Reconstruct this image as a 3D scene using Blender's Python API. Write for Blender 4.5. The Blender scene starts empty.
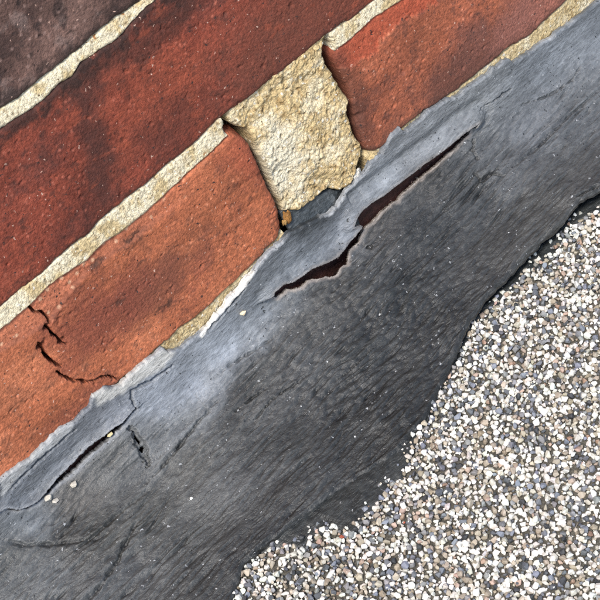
import bpy, bmesh, math, random
import numpy as np
from mathutils import Matrix, Vector
from math import radians, sin, cos

# ------------------------------------------------------------------ camera, light, exposure
PITCH, YAW, ROLL, DIST, PXMM = 42.0, 25.0, 22.6, 780.0, 2.10      # degrees, mm, photo pixels per mm at the aim point
AIM = np.array([0.0, -5.0, 33.0])                                  # mm; wall face is y = 0, chippings about z = 0
_th, _ps, _al = radians(PITCH), radians(YAW), radians(ROLL)
FWD = np.array([sin(_ps)*cos(_th), cos(_ps)*cos(_th), -sin(_th)])
_r = np.array([cos(_ps), -sin(_ps), 0.0]); _u = np.cross(_r, FWD)
RGT = cos(_al)*_r - sin(_al)*_u
UPV = sin(_al)*_r + cos(_al)*_u
CAM = AIM - DIST*FWD
FPX = PXMM*DIST
scene = bpy.context.scene
cd = bpy.data.cameras.new('camera'); co = bpy.data.objects.new('camera', cd); scene.collection.objects.link(co)
cd.sensor_width = 36; cd.sensor_fit = 'HORIZONTAL'; cd.lens = 36*FPX/600.0
cd.clip_start = 0.01; cd.clip_end = 200
m = Matrix.Identity(4)
for i in range(3):
    m[i][0] = RGT[i]; m[i][1] = UPV[i]; m[i][2] = -FWD[i]; m[i][3] = CAM[i]*0.001
co.matrix_world = m
scene.camera = co

SUN_EL, SUN_AZ = radians(54), radians(-42)      # azimuth measured from straight out of the wall, negative = from the left
sun_dir = Vector((sin(SUN_AZ)*cos(SUN_EL), -cos(SUN_AZ)*cos(SUN_EL), sin(SUN_EL)))   # towards the sun
w = bpy.data.worlds.new('World'); scene.world = w; w.use_nodes = True
nt = w.node_tree; bg = nt.nodes['Background']
sky = nt.nodes.new('ShaderNodeTexSky'); sky.sky_type = 'NISHITA'; sky.sun_disc = False
sky.sun_elevation = SUN_EL; sky.sun_rotation = math.atan2(sun_dir.x, sun_dir.y)
nt.links.new(sky.outputs[0], bg.inputs[0]); bg.inputs[1].default_value = 0.12
sl = bpy.data.lights.new('sun', 'SUN'); sl.energy = 2.5; sl.angle = radians(16.0); sl.color = (1, 0.94, 0.85)
so = bpy.data.objects.new('sun', sl); scene.collection.objects.link(so)
so.rotation_euler = sun_dir.to_track_quat('Z', 'Y').to_euler()
so.location = sun_dir*3
scene.view_settings.view_transform = 'Standard'; scene.view_settings.look = 'None'
scene.view_settings.exposure = 0.88; scene.view_settings.gamma = 1.0

scene.cycles.use_denoising = False
scene.cycles.max_bounces = 5; scene.cycles.diffuse_bounces = 3; scene.cycles.glossy_bounces = 2

# ------------------------------------------------------------------ helpers
rng = np.random.default_rng(7)
C = scene.collection
MM = 0.001

def ray(p):
    p = np.asarray(p, float).reshape(-1, 2)
    return FWD + np.outer((p[:, 0]-300)/FPX, RGT) - np.outer((p[:, 1]-300)/FPX, UPV)
def on_wall(p, y=0.0):
    d = ray(p); t = (y-CAM[1])/d[:, 1]; P = CAM + t[:, None]*d
    return P[:, [0, 2]]
def on_ground(p, z=1.0):
    d = ray(p); t = (z-CAM[2])/d[:, 2]; P = CAM + t[:, None]*d
    return P[:, [0, 1]]
def fun(pts, k=0, smooth=False):
    """polyline of (a, b) as a function of a (k=0) or of b (k=1)"""
    pts = np.asarray(pts); o = np.argsort(pts[:, k]); a = pts[o, k]; b = pts[o, 1-k]
    return lambda q: np.interp(q, a, b)

def _hash(ix, iy, seed):
    h = (ix.astype(np.uint32)*np.uint32(374761393) + iy.astype(np.uint32)*np.uint32(668265263) + np.uint32((seed*2246822519+12345) & 0xffffffff))
    h = (h ^ (h >> np.uint32(13)))*np.uint32(1274126177)
    h = (h ^ (h >> np.uint32(16)))*np.uint32(2654435761)
    return h ^ (h >> np.uint32(15))
def perlin(x, y, seed=0):
    x = np.asarray(x, float); y = np.asarray(y, float)
    x, y = np.broadcast_arrays(x, y)
    x0 = np.floor(x); y0 = np.floor(y); fx = x-x0; fy = y-y0
    ix = x0.astype(np.int64); iy = y0.astype(np.int64)
    ux = fx*fx*fx*(fx*(fx*6-15)+10); uy = fy*fy*fy*(fy*(fy*6-15)+10)
    def g(dx, dy):
        a = _hash(ix+dx, iy+dy, seed).astype(float)*(2*np.pi/4294967296.0)
        return np.cos(a)*(fx-dx) + np.sin(a)*(fy-dy)
    n0 = g(0, 0)*(1-ux)+g(1, 0)*ux; n1 = g(0, 1)*(1-ux)+g(1, 1)*ux
    return (n0*(1-uy)+n1*uy)*1.5
def fbm(x, y, wl, octv=4, seed=0, gain=0.5, ax=1.0):
    """wl wavelength in mm; ax stretches the pattern along x"""
    s = 0; a = 1.0; t = 0
    for k in range(octv):
        s = s + a*perlin(x/(wl*ax), y/wl, seed+17*k); t += a; a *= gain; wl *= 0.5
    return s/t
def rand2(x, y, seed):
    return _hash(np.floor(x).astype(np.int64), np.floor(y).astype(np.int64), seed)/4294967296.0
def worley(x, y, cell, seed=0):
    x = np.asarray(x)/cell; y = np.asarray(y)/cell
    bx = np.floor(x); by = np.floor(y); d = np.full(x.shape, 9.0); idv = np.zeros(x.shape)
    for i in (-1, 0, 1):
        for j in (-1, 0, 1):
            cx = bx+i; cy = by+j
            px = cx+rand2(cx, cy, seed); py = cy+rand2(cx, cy, seed+1)
            dd = np.hypot(px-x, py-y); k = dd < d
            d = np.where(k, dd, d); idv = np.where(k, rand2(cx, cy, seed+2), idv)
    return d, idv
def sstep(a, b, x):
    t = np.clip((x-a)/(b-a), 0, 1); return t*t*(3-2*t)
def lin(r, g, b):
    c = np.array([r, g, b])/255.0
    return np.where(c <= 0.04045, c/12.92, ((c+0.055)/1.055)**2.4)
def mixc(a, b, t):
    return a + (b-a)*np.asarray(t)[..., None]
def seg_dist(x, y, pts, closed=False):
    """distance to a polyline and the running position (0..1) of the nearest point"""
    pts = np.asarray(pts, float); n = len(pts)
    best = np.full(x.shape, 1e9); tt = np.zeros(x.shape); L = 0
    segs = [(i, (i+1) % n) for i in range(n if closed else n-1)]
    tot = sum(np.hypot(*(pts[j]-pts[i])) for i, j in segs)
    for i, j in segs:
        a = pts[i]; d = pts[j]-a; l = np.hypot(*d)+1e-9
        t = np.clip(((x-a[0])*d[0]+(y-a[1])*d[1])/(l*l), 0, 1)
        q = np.hypot(x-a[0]-t*d[0], y-a[1]-t*d[1]); k = q < best
        best = np.where(k, q, best); tt = np.where(k, (L+t*l)/tot, tt); L += l
    return best, tt
def inside(x, y, pts):
    pts = np.asarray(pts, float); r = np.zeros(x.shape, bool); n = len(pts)
    for i in range(n):
        x1, y1 = pts[i]; x2, y2 = pts[(i+1) % n]
        if y1 == y2: continue
        c = ((y1 > y) != (y2 > y)) & (x < (x2-x1)*(y-y1)/(y2-y1)+x1)
        r ^= c
    return r
def rough_line(pts, amp, step=1.5, seed=0):
    """resample a polyline finely and add tearing noise"""
    pts = np.asarray(pts, float); d = np.r_[0, np.cumsum(np.hypot(*np.diff(pts, axis=0).T))]
    q = np.arange(0, d[-1], step)
    q = np.r_[q, d[-1]]
    x = np.interp(q, d, pts[:, 0]); y = np.interp(q, d, pts[:, 1])
    x = x + amp*fbm(q, q*0+3.3, 7, 4, seed, 0.65); y = y + amp*fbm(q, q*0+8.1, 7, 4, seed+5, 0.65)
    return np.c_[x, y]

def mesh_obj(name, V, F, mat, parent=None, col=None, smooth=True):
    me = bpy.data.meshes.new(name)
    V = np.asarray(V, np.float32)*MM; F = np.asarray(F, np.int32)
    k = F.shape[1]
    me.vertices.add(len(V)); me.vertices.foreach_set('co', V.ravel())
    me.loops.add(F.size); me.loops.foreach_set('vertex_index', F.ravel())
    me.polygons.add(len(F)); me.polygons.foreach_set('loop_start', np.arange(0, F.size, k, dtype=np.int32))
    me.polygons.foreach_set('use_smooth', np.full(len(F), smooth))
    if col is not None:
        a = me.color_attributes.new('Col', 'FLOAT_COLOR', 'POINT')
        a.data.foreach_set('color', np.c_[np.clip(col, 0, 1), np.ones(len(col))].astype(np.float32).ravel())
    me.materials.append(mat)
    me.update(calc_edges=True); me.validate()
    o = bpy.data.objects.new(name, me); C.objects.link(o)
    if parent: o.parent = parent
    return o
def grid_faces(nu, nv):
    i = np.arange(nu*nv).reshape(nu, nv)
    return np.c_[i[:-1, :-1].ravel(), i[1:, :-1].ravel(), i[1:, 1:].ravel(), i[:-1, 1:].ravel()]
def rim(F):
    """boundary edges of a quad mesh, in face order"""
    e = np.concatenate([F[:, [0, 1]], F[:, [1, 2]], F[:, [2, 3]], F[:, [3, 0]]])
    key = np.sort(e, 1); key = key[:, 0].astype(np.int64)*10**8+key[:, 1]
    u, inv, cnt = np.unique(key, return_inverse=True, return_counts=True)
    return e[cnt[inv] == 1]
def skirt(V, F, col, offs):
    """hang walls on every boundary edge; offs: list of functions (verts)->moved verts"""
    e = rim(F); vs = np.unique(e); mp = np.full(len(V), -1)
    Vn, Fn, Cn = [V], [F], [col]; base = len(V); prev = np.arange(len(V))
    for f in offs:
        mp = np.full(len(V), -1); mp[vs] = base+np.arange(len(vs))
        Vn.append(f(vs)); Cn.append(col[vs])
        Fn.append(np.c_[prev[e[:, 1]], prev[e[:, 0]], mp[e[:, 0]], mp[e[:, 1]]])
        prev = mp; base += len(vs)
    return np.concatenate(Vn), np.concatenate(Fn), np.concatenate(Cn)
def empty(name, loc=(0, 0, 0)):
    o = bpy.data.objects.new(name, None); C.objects.link(o); o.location = loc; o.empty_display_size = 0.02
    return o
def tag(o, label=None, cat=None, group=None, kind=None):
    if label: o['label'] = label
    if cat: o['category'] = cat
    if group: o['group'] = group
    if kind: o['kind'] = kind
    return o

# ------------------------------------------------------------------ materials
def material(name, rough=0.8, spec=0.4, grain=(900, 0.35, 0.0002), speck=None, mottled=0.25, mscale=350, rvar=0.1, coarse=None, stretch=None):
    """vertex colour 'Col' x fine noise, fine bump; speck = (scale, radius, colour, keep share)"""
    mt = bpy.data.materials.new(name); mt.use_nodes = True; n = mt.node_tree.nodes; L = mt.node_tree.links
    b = n['Principled BSDF']; b.inputs['Specular IOR Level'].default_value = spec
    tc = n.new('ShaderNodeTexCoord'); vec = tc.outputs['Object']
    at = n.new('ShaderNodeAttribute'); at.attribute_name = 'Col'; col = at.outputs['Color']
    if stretch:
        mp = n.new('ShaderNodeMapping'); mp.inputs['Scale'].default_value = stretch; L.new(vec, mp.inputs[0]); svec = mp.outputs[0]
    else: svec = vec
    nz = n.new('ShaderNodeTexNoise'); nz.inputs['Scale'].default_value = mscale; nz.inputs['Detail'].default_value = 4; nz.inputs['Roughness'].default_value = 0.7
    L.new(svec, nz.inputs['Vector'])
    mr = n.new('ShaderNodeMapRange'); mr.inputs[1].default_value = 0.3; mr.inputs[2].default_value = 0.7
    mr.inputs[3].default_value = 1-mottled; mr.inputs[4].default_value = 1+mottled; L.new(nz.outputs[0], mr.inputs[0])
    mx = n.new('ShaderNodeMix'); mx.data_type = 'RGBA'; mx.blend_type = 'MULTIPLY'; mx.inputs[0].default_value = 1
    L.new(col, mx.inputs[6]); L.new(mr.outputs[0], mx.inputs[7]); col = mx.outputs[2]
    if speck:
        dn = n.new('ShaderNodeTexNoise'); dn.inputs['Scale'].default_value = 700; dn.inputs['Detail'].default_value = 1; L.new(vec, dn.inputs['Vector'])
        dm = n.new('ShaderNodeVectorMath'); dm.operation = 'MULTIPLY_ADD'; dm.inputs[1].default_value = (0.0028,)*3
        L.new(dn.outputs['Color'], dm.inputs[0]); L.new(vec, dm.inputs[2])
        for (sc, rad, c, keep) in speck:
            vo = n.new('ShaderNodeTexVoronoi'); vo.inputs['Scale'].default_value = sc; L.new(dm.outputs[0], vo.inputs['Vector'])
            c1 = n.new('ShaderNodeMapRange'); c1.inputs[1].default_value = rad; c1.inputs[2].default_value = rad*0.6
            L.new(vo.outputs['Distance'], c1.inputs[0])
            sp = n.new('ShaderNodeSeparateColor'); L.new(vo.outputs['Color'], sp.inputs[0])
            c2 = n.new('ShaderNodeMath'); c2.operation = 'LESS_THAN'; c2.inputs[1].default_value = keep; L.new(sp.outputs[0], c2.inputs[0])
            c3 = n.new('ShaderNodeMath'); c3.operation = 'MULTIPLY'; L.new(c1.outputs[0], c3.inputs[0]); L.new(c2.outputs[0], c3.inputs[1])
            m2 = n.new('ShaderNodeMix'); m2.data_type = 'RGBA'; m2.inputs[7].default_value = (*c, 1)
            L.new(c3.outputs[0], m2.inputs[0]); L.new(col, m2.inputs[6]); col = m2.outputs[2]
    L.new(col, b.inputs['Base Color'])
    r2 = n.new('ShaderNodeMapRange'); r2.inputs[1].default_value = 0.3; r2.inputs[2].default_value = 0.7
    r2.inputs[3].default_value = rough-rvar; r2.inputs[4].default_value = rough+rvar
    L.new(nz.outputs[0], r2.inputs[0]); L.new(r2.outputs[0], b.inputs['Roughness'])
    g = n.new('ShaderNodeTexNoise'); g.inputs['Scale'].default_value = grain[0]; g.inputs['Detail'].default_value = 4; g.inputs['Roughness'].default_value = 0.65
    L.new(svec if stretch else vec, g.inputs['Vector'])
    bp = n.new('ShaderNodeBump'); bp.inputs['Strength'].default_value = grain[1]; bp.inputs['Distance'].default_value = grain[2]
    L.new(g.outputs[0], bp.inputs['Height']); L.new(bp.outputs[0], b.inputs['Normal'])
    return mt
M_BRICK = material('brick_clay', 0.72, 0.35, (800, 0.8, 0.0009), mottled=0.36, mscale=700,
                   speck=[(520, 0.22, (0.55, 0.36, 0.28), 0.10), (460, 0.26, (0.045, 0.026, 0.022), 0.12)])
M_MORTAR = material('sandy_mortar', 0.92, 0.2, (700, 1.0, 0.0018), mottled=0.4, mscale=800,
                    speck=[(480, 0.3, (0.22, 0.16, 0.09), 0.10), (430, 0.34, (0.78, 0.73, 0.62), 0.24), (260, 0.22, (0.42, 0.20, 0.08), 0.04)])
M_FLASH = material('weathered_flashing', 0.42, 0.55, (700, 0.9, 0.0009), mottled=0.34, mscale=700, rvar=0.14,
                   speck=[(170, 0.10, (0.55, 0.56, 0.56), 0.04), (600, 0.28, (0.32, 0.33, 0.34), 0.045), (640, 0.3, (0.016, 0.017, 0.018), 0.12)], stretch=(0.35, 1, 1))  # the finer pale specks are sparkle painted into the colour
M_TAR = material('bitumen', 0.62, 0.4, (800, 1.0, 0.0016), mottled=0.4, mscale=500, speck=[(240, 0.13, (0.4, 0.4, 0.38), 0.03)])
M_CHIP = material('stone_chip', 0.6, 0.4, (1500, 0.35, 0.0004), mottled=0.16, mscale=700)
M_RES = material('dried_residue', 0.8, 0.3, (1100, 0.9, 0.0009), mottled=0.25, mscale=500)

# ------------------------------------------------------------------ roof deck (the ground), out to where nothing shows
def deck_material():
    mt = bpy.data.materials.new('distant_chippings'); mt.use_nodes = True; n = mt.node_tree.nodes; L = mt.node_tree.links
    b = n['Principled BSDF']; b.inputs['Roughness'].default_value = 0.75
    tc = n.new('ShaderNodeTexCoord'); vo = n.new('ShaderNodeTexVoronoi'); vo.inputs['Scale'].default_value = 260
    L.new(tc.outputs['Object'], vo.inputs['Vector'])
    sp = n.new('ShaderNodeSeparateColor'); L.new(vo.outputs['Color'], sp.inputs[0])
    cr = n.new('ShaderNodeValToRGB'); cr.color_ramp.interpolation = 'CONSTANT'
    for p, c in ((0.0, (0.03, 0.03, 0.03)), (0.25, (0.16, 0.17, 0.2)), (0.45, (0.34, 0.29, 0.23)), (0.6, (0.6, 0.58, 0.53))):
        e = cr.color_ramp.elements[0] if p == 0 else cr.color_ramp.elements.new(p)
        e.position = p; e.color = (*c, 1)
    cr.color_ramp.elements[-1].color = (0.6, 0.58, 0.53, 1)
    L.new(sp.outputs[0], cr.inputs[0]); L.new(cr.outputs[0], b.inputs['Base Color'])
    bp = n.new('ShaderNodeBump'); bp.invert = True; bp.inputs['Distance'].default_value = 0.003; L.new(vo.outputs['Distance'], bp.inputs['Height'])
    L.new(bp.outputs[0], b.inputs['Normal'])
    return mt
GX = 360.0; GY0, GY1 = -330.0, 0.0                   # chippings as geometry inside this patch
M_DECK = deck_material()
deck = mesh_obj('flat_roof', [(-9000, -14000, -2.5), (9000, -14000, -2.5), (9000, 300, -2.5), (-9000, 300, -2.5)], [(0, 1, 2, 3)], M_DECK)
tag(deck, 'flat roof strewn with small pale and grey stone chippings', 'roof', kind='structure')

# ------------------------------------------------------------------ traced lines of the photograph, turned into positions on wall, flashing and roof
W = on_wall
lineA_bot = W([(0, 112), (20, 99), (43, 80), (67, 61), (87, 45), (107, 28), (117, 18), (130, 12), (147, -1)])
lineB_top = W([(0, 129), (17, 118), (30, 110), (43, 100), (60, 83), (73, 77), (80, 63), (100, 50), (117, 40), (127, 28), (147, 5)])
lineB_bot = W([(0, 310), (20, 292), (43, 275), (60, 258), (72, 247), (90, 235), (100, 222), (113, 212), (127, 200), (150, 183), (170, 165), (190, 149),
               (200, 141), (220, 121), (247, 102), (267, 86), (293, 64), (313, 49), (327, 37), (350, 22), (367, 8), (377, 0)])
lineC_top = W([(0, 330), (13, 320), (30, 305), (47, 287), (67, 272), (87, 260), (103, 243), (120, 233), (140, 217), (157, 202), (200, 162), (217, 147), (230, 133), (243, 132)])
lineCR_top = W([(333, 52), (347, 42), (360, 30), (373, 18), (397, 3), (420, -14)])
lineCL_bot = W([(287, 232), (270, 250), (253, 267), (230, 287), (207, 310), (197, 320), (180, 331), (167, 343), (133, 373), (97, 402), (40, 460)])
lineCR_bot = W([(368, 156), (383, 148), (410, 123), (437, 105), (460, 90), (483, 70), (507, 53), (530, 37), (550, 20), (567, 2)])
edgeCL = W([(243, 135), (253, 150), (263, 173), (272, 193), (279, 207), (285, 222), (288, 236)])
edgeCR = W([(331, 51), (340, 70), (350, 90), (355, 110), (360, 133), (367, 153)])
fA_bot, fB_top, fB_bot = fun(lineA_bot), fun(lineB_top), fun(lineB_bot)
fC_top, fCR_top, fCL_bot, fCR_bot = fun(lineC_top), fun(lineCR_top), fun(lineCL_bot), fun(lineCR_bot)
eCL, eCR = fun(edgeCL, 1), fun(edgeCR, 1)
xCL = float(edgeCL[:, 0].mean()); xCR = float(edgeCR[:, 0].mean())

# ------------------------------------------------------------------ the brick wall
wall = empty('brick_wall', (0, 0, 0))
tag(wall, 'old red and brown brick wall with crumbling cream mortar joints', 'wall')

def brick_shape(bot, top, left, right, step, colour, disp, seed, r0=2.6, depth=60, corner=5.0, chip=1.0, cut=None):
    zm0 = float(np.mean(bot(np.linspace(left(0) if callable(left) else left, right(0) if callable(right) else right, 9))))
    zm1 = float(np.mean(top(np.linspace(left(0) if callable(left) else left, right(0) if callable(right) else right, 9))))
    fl = left if callable(left) else (lambda z: z*0+left)
    fr = right if callable(right) else (lambda z: z*0+right)
    Lx = abs(float(fr(np.array(zm0))-fl(np.array(zm0))))
    nu = int(Lx/step)+2; nv = int((zm1-zm0)/step)+2
    u = np.linspace(0, 1, nu); v = np.linspace(0, 1, nv)
    # crowd the lines towards the arrises
    u = u-0.4*np.sin(4*np.pi*u)/(4*np.pi)*0; v = v
    U, Vv = np.meshgrid(u, v, indexing='ij')
    zn = zm0+(zm1-zm0)*Vv
    x = fl(zn)+(fr(zn)-fl(zn))*U
    zb, zt = bot(x), top(x)
    wob = 0.5*fbm(x, x*0+seed, 9, 4, seed, 0.6)
    z = zb+(zt-zb)*Vv+wob*(2*np.abs(Vv-0.5))**4
    dl, dr = x-fl(zn), fr(zn)-x; db, dt = z-zb, zt-z
    dx = np.minimum(dl, dr); dz = np.minimum(db, dt)
    d = np.minimum(dx, dz); cn = (dx < corner) & (dz < corner)
    d = np.where(cn, corner-np.hypot(corner-dx, corner-dz), d)
    r = r0*(1+0.8*fbm(x, z, 14, 3, seed+3))+chip*2.2*np.clip(fbm(x, z, 9, 3, seed+9)-0.22, 0, 1)*4
    r = np.clip(r, 0.8, 9)
    d = d+0.35*fbm(x, z, 3.0, 3, seed+30)
    t = np.clip(1-d/r, 0, 1)
    y = np.minimum(r, 4.5)*(1-np.sqrt(np.clip(1-t*t, 0, 1)))+np.where(d < 0, -d*2.5, 0)
    c, extra = colour(x, z, dl, dr, db, dt, d), disp(x, z, dl, dr, db, dt)
    y = y-extra
    Vt = np.c_[x.ravel(), y.ravel(), z.ravel()]
    cx_, cz_ = x.mean(), z.mean()
    F = grid_faces(nu, nv)
    if cut is not None: F = F[cut(x, z).ravel()[F].sum(1) < 2]
    def off(y1, sh):
        def f(vs):
            q = Vt[vs].copy(); q[:, 1] = np.maximum(q[:, 1]+0.5, y1)
            q[:, 0] += np.clip(cx_-q[:, 0], -sh, sh); q[:, 2] += np.clip(cz_-q[:, 2], -sh, sh); return q
        return f
    return skirt(Vt, F, c.reshape(-1, 3), [off(14, 0.4), off(depth, 0.6)])

def pits(x, z, seed, cell=5.0, share=0.25, rad=0.22, depth=0.7):
    d, i = worley(x+0.8*perlin(x/2, z/2, seed), z+0.8*perlin(x/2, z/2, seed+1), cell, seed)
    clus = sstep(-0.05, 0.35, fbm(x, z, 26, 3, seed+40))
    j_ = (i*97.3) % 1.0
    return -depth*(0.4+0.9*j_)*(i < share*(0.25+1.2*clus))*sstep(rad*(0.5+0.9*j_), rad*0.3, d)
def base_disp(seed, rough=1.0, drag=0.0):
    def f(x, z, *a):
        h = 0.07*fbm(x, z, 1.8, 2, seed+77)+0.55*fbm(x, z, 45, 2, seed)+rough*0.38*fbm(x, z, 9, 5, seed+2, 0.56)
        h = h+pits(x, z, seed+4)+pits(x, z, seed+8, 2.6, 0.14, 0.3, 0.45)
        if drag: h = h+0.6*drag*fbm(x, z+0.02*x, 4.0, 2, seed+6, 0.5, ax=14)
        return h
    return f
def base_col(cols, seed, stain=0.5):
    c0, c1, c2, c3 = [lin(*k) for k in cols]     # body, lighter, darker, stain
    def f(x, z, dl, dr, db, dt, d):
        n1 = fbm(x, z, 38, 4, seed+1, 0.55, ax=1.6); n2 = fbm(x, z, 16, 5, seed+2, 0.6); n3 = fbm(x, z, 4, 4, seed+3, 0.6, ax=1.5)
        c = mixc(np.broadcast_to(c0, x.shape+(3,)), c1, sstep(0.0, 0.45, n1+0.3*n3))
        c = mixc(c, c2, sstep(0.02, 0.45, -n1+0.35*n3))
        c = mixc(c, c3, stain*sstep(0.12, 0.4, n2+0.25*n3))
        c = mixc(c, c3, 0.5*sstep(0.18, 0.4, n3))
        fd, fi = worley(x, z, 3.1, seed+50); c = mixc(c, c1*1.5+0.05, 0.55*(fi < 0.10)*sstep(0.30, 0.12, fd))
        sc = sstep(0.25, 0.5, fbm(x, z, 7, 4, seed+51, 0.65, ax=3)); c = mixc(c, c1*1.25+0.02, 0.4*sc)
        c = c*(1+0.45*fbm(x, z, 2.4, 3, seed+52, 0.7))[..., None]
        c = mixc(c, c3, 0.55*sstep(0.28, 0.5, fbm(x, z, 6, 4, seed+53, 0.7, ax=1.8)))
        big = fbm(x, z, 30, 4, seed+54, 0.6, ax=1.7); c = c*(1+0.55*np.clip(big, -0.6, 0.5))[..., None]
        pz = pits(x, z, seed+4)+pits(x, z, seed+8, 2.6, 0.14, 0.3, 0.45)
        return mixc(c, c3*0.7, np.clip(-pz*0.6, 0, 0.6))
    return f

STEP = 0.5
joint = 9.0
zA0 = float(lineA_bot[:, 1].mean()); zB0 = float(lineB_bot[:, 1].mean()); zC0 = 0.5*(float(lineCL_bot[:, 1].mean())+float(lineCR_bot[:, 1].mean()))
pitch = zA0-zB0

# row A: the grey brown brick
_a = base_col([(94, 70, 62), (120, 92, 82), (64, 46, 41), (46, 35, 33)], 11, 0.7)
def colA(x, z, dl, dr, db, dt, d):
    c = _a(x, z, dl, dr, db, dt, d); n = fbm(x, z, 9, 4, 18, 0.65)
    c = mixc(c, lin(122, 102, 95), 0.6*sstep(0.1, 0.4, fbm(x, z, 14, 4, 19, 0.6)))
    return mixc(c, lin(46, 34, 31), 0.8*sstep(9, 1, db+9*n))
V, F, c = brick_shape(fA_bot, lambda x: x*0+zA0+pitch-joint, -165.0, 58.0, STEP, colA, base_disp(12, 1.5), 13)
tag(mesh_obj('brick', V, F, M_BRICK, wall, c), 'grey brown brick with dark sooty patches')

# row B: dark red, with dark stains down its face
stain1 = W([(75, 62), (86, 95), (92, 140), (105, 195)]); stain2 = W([(75, 62), (120, 62), (150, 40), (185, 5)])
_b = base_col([(129, 66, 51), (146, 77, 58), (104, 57, 48), (68, 45, 40)], 21, 0.45)
def colB(x, z, dl, dr, db, dt, d):
    c = _b(x, z, dl, dr, db, dt, d)
    n = fbm(x, z, 12, 4, 29, 0.6); n4 = fbm(x, z, 5, 4, 28, 0.6)
    q, _ = seg_dist(x, z, stain1); c = mixc(c, lin(76, 47, 42), 0.8*sstep(11, 2, q+8*n))
    q, _ = seg_dist(x, z, stain2); c = mixc(c, lin(70, 44, 38), 0.7*sstep(12, 2, q+9*n))
    gx = W([(300, 40)])[0]; c = mixc(c, lin(108, 66, 54), 0.75*sstep(60, 15, np.hypot((x-gx[0])*0.8, (z-gx[1])*1.3)+18*n))
    gx = W([(165, 128)])[0]; c = mixc(c, lin(92, 52, 44), 0.6*sstep(22, 6, np.hypot((x-gx[0])*0.7, (z-gx[1])*1.3)+12*n))
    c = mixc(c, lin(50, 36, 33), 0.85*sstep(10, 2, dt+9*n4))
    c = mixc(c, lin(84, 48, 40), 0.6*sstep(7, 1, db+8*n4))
    c = mixc(c, lin(160, 84, 62), 0.4*sstep(0.22, 0.42, fbm(x, z, 8, 4, 27, 0.6, ax=2.0)))
    return c*np.array([0.95, 0.84, 0.76])
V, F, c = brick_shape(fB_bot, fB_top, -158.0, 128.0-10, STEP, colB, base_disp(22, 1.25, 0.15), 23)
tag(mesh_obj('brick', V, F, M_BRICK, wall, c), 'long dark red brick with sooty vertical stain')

# row C left: orange red, cracked
crack_lines = [W([(30, 306), (35, 312), (42, 313), (48, 318), (50, 323), (47, 328), (50, 331), (53, 335), (59, 337), (61, 343), (67, 344)]),
               W([(38, 343), (43, 348), (47, 357), (53, 361), (62, 367)]),
               W([(57, 371), (63, 376), (68, 379), (73, 381), (80, 381), (87, 382), (94, 381), (101, 378), (108, 377), (115, 379), (122, 380), (127, 378)])]
crack_lines = [rough_line(p, 1.3, 0.4, 310+i) for i, p in enumerate(crack_lines)]
crack_w = [1.35, 1.8, 1.45]
hole = W([(41, 346), (47, 327), (61, 341)])
band = W([(-40, 385), (0, 352), (25, 338), (50, 321), (75, 285), (97, 264), (120, 250), (133, 240), (150, 226)])
fband = fun(band)
def cracks(x, z):
    h = np.zeros(x.shape); k = np.zeros(x.shape)
    j1 = 0.3*fbm(x, z, 5, 2, 301, 0.5)
    for p, wd in zip(crack_lines, crack_w):
        sub = (x > p[:, 0].min()-6) & (x < p[:, 0].max()+6) & (z > p[:, 1].min()-6) & (z < p[:, 1].max()+6)
        if not sub.any(): continue
        q, t = seg_dist(x[sub], z[sub], p)
        ww = wd*(0.35+0.65*np.sin(np.pi*np.clip(t*0.9+0.06, 0, 1)))*(1+0.5*fbm(x[sub], z[sub], 5, 2, 302))
        ww = ww*0.62; g = sstep(ww, ww*0.5, q+j1[sub]); h[sub] = np.minimum(h[sub], -1.2*g); k[sub] = np.maximum(k[sub], g)
    for (hx, hz), rr in zip(hole, (3.2, 2.4, 2.2)):
        q = np.hypot(x-hx, (z-hz)*1.2)+1.0*fbm(x, z, 5, 2, 303, 0.5); g = sstep(rr, rr*0.4, q)
        h = np.minimum(h, -2.0*g); k = np.maximum(k, g)
    f_ = sstep(0.6, 3.5, z-fCL_bot(x)); return h*f_, k
_c = base_col([(162, 91, 66), (178, 104, 77), (142, 78, 60), (104, 64, 52)], 31, 0.35)
def colC(x, z, dl, dr, db, dt, d):
    c = _c(x, z, dl, dr, db, dt, d); n = fbm(x, z, 12, 4, 39, 0.6); n4 = fbm(x, z, 3.5, 4, 38, 0.6, ax=1.8)
    inb = sstep(-1.2, 0.8, z-fband(x)+1.8*n4)*sstep(32, -10, x-band[-1, 0]+12*n)
    c = mixc(c, lin(176, 104, 82), 0.75*inb*sstep(-0.4, 0.2, n4+0.2))
    q = np.abs(z-fband(x)+1.6*n4); c = mixc(c, lin(92, 54, 44), 0.5*sstep(1.6, 0.2, q)*sstep(20, 0, x-band[-1, 0]))
    gx = W([(150, 290)])[0]; c = mixc(c, lin(108, 62, 52), 0.8*sstep(30, 8, np.hypot((x-gx[0])*0.7, (z-gx[1])*1.5)+16*n))
    gx = W([(100, 320)])[0]; c = mixc(c, lin(124, 64, 52), 0.75*sstep(30, 8, np.hypot((x-gx[0])*0.7, (z-gx[1])*1.2)+14*n))
    gx = W([(250, 150)])[0]; c = mixc(c, lin(150, 70, 54), 0.5*sstep(20, 4, np.hypot((x-gx[0])*0.8, (z-gx[1]))+9*n))
    for px_, rr_ in (((133, 239), 5.5), ((97, 264), 4.0), ((140, 262), 3.0), ((166, 305), 4.5), ((120, 300), 4.0)):
        gx = W([px_])[0]; c = mixc(c, lin(58, 38, 33), 0.8*sstep(rr_, rr_*0.3, np.hypot((x-gx[0])*0.45, z-gx[1])+9*np.abs(n4)))
    fd, fi = worley(x, z, 3.6, 391); c = mixc(c, lin(216, 170, 146), 0.7*inb*(fi < 0.2)*sstep(0.32, 0.15, fd))
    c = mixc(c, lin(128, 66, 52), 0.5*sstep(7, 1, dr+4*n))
    h, k = cracks(x, z); return mixc(c*np.array([1.08, 1.14, 1.0]), lin(70, 38, 30), 0.6*k)
_dC = base_disp(32, 0.8, 0.5)
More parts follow.
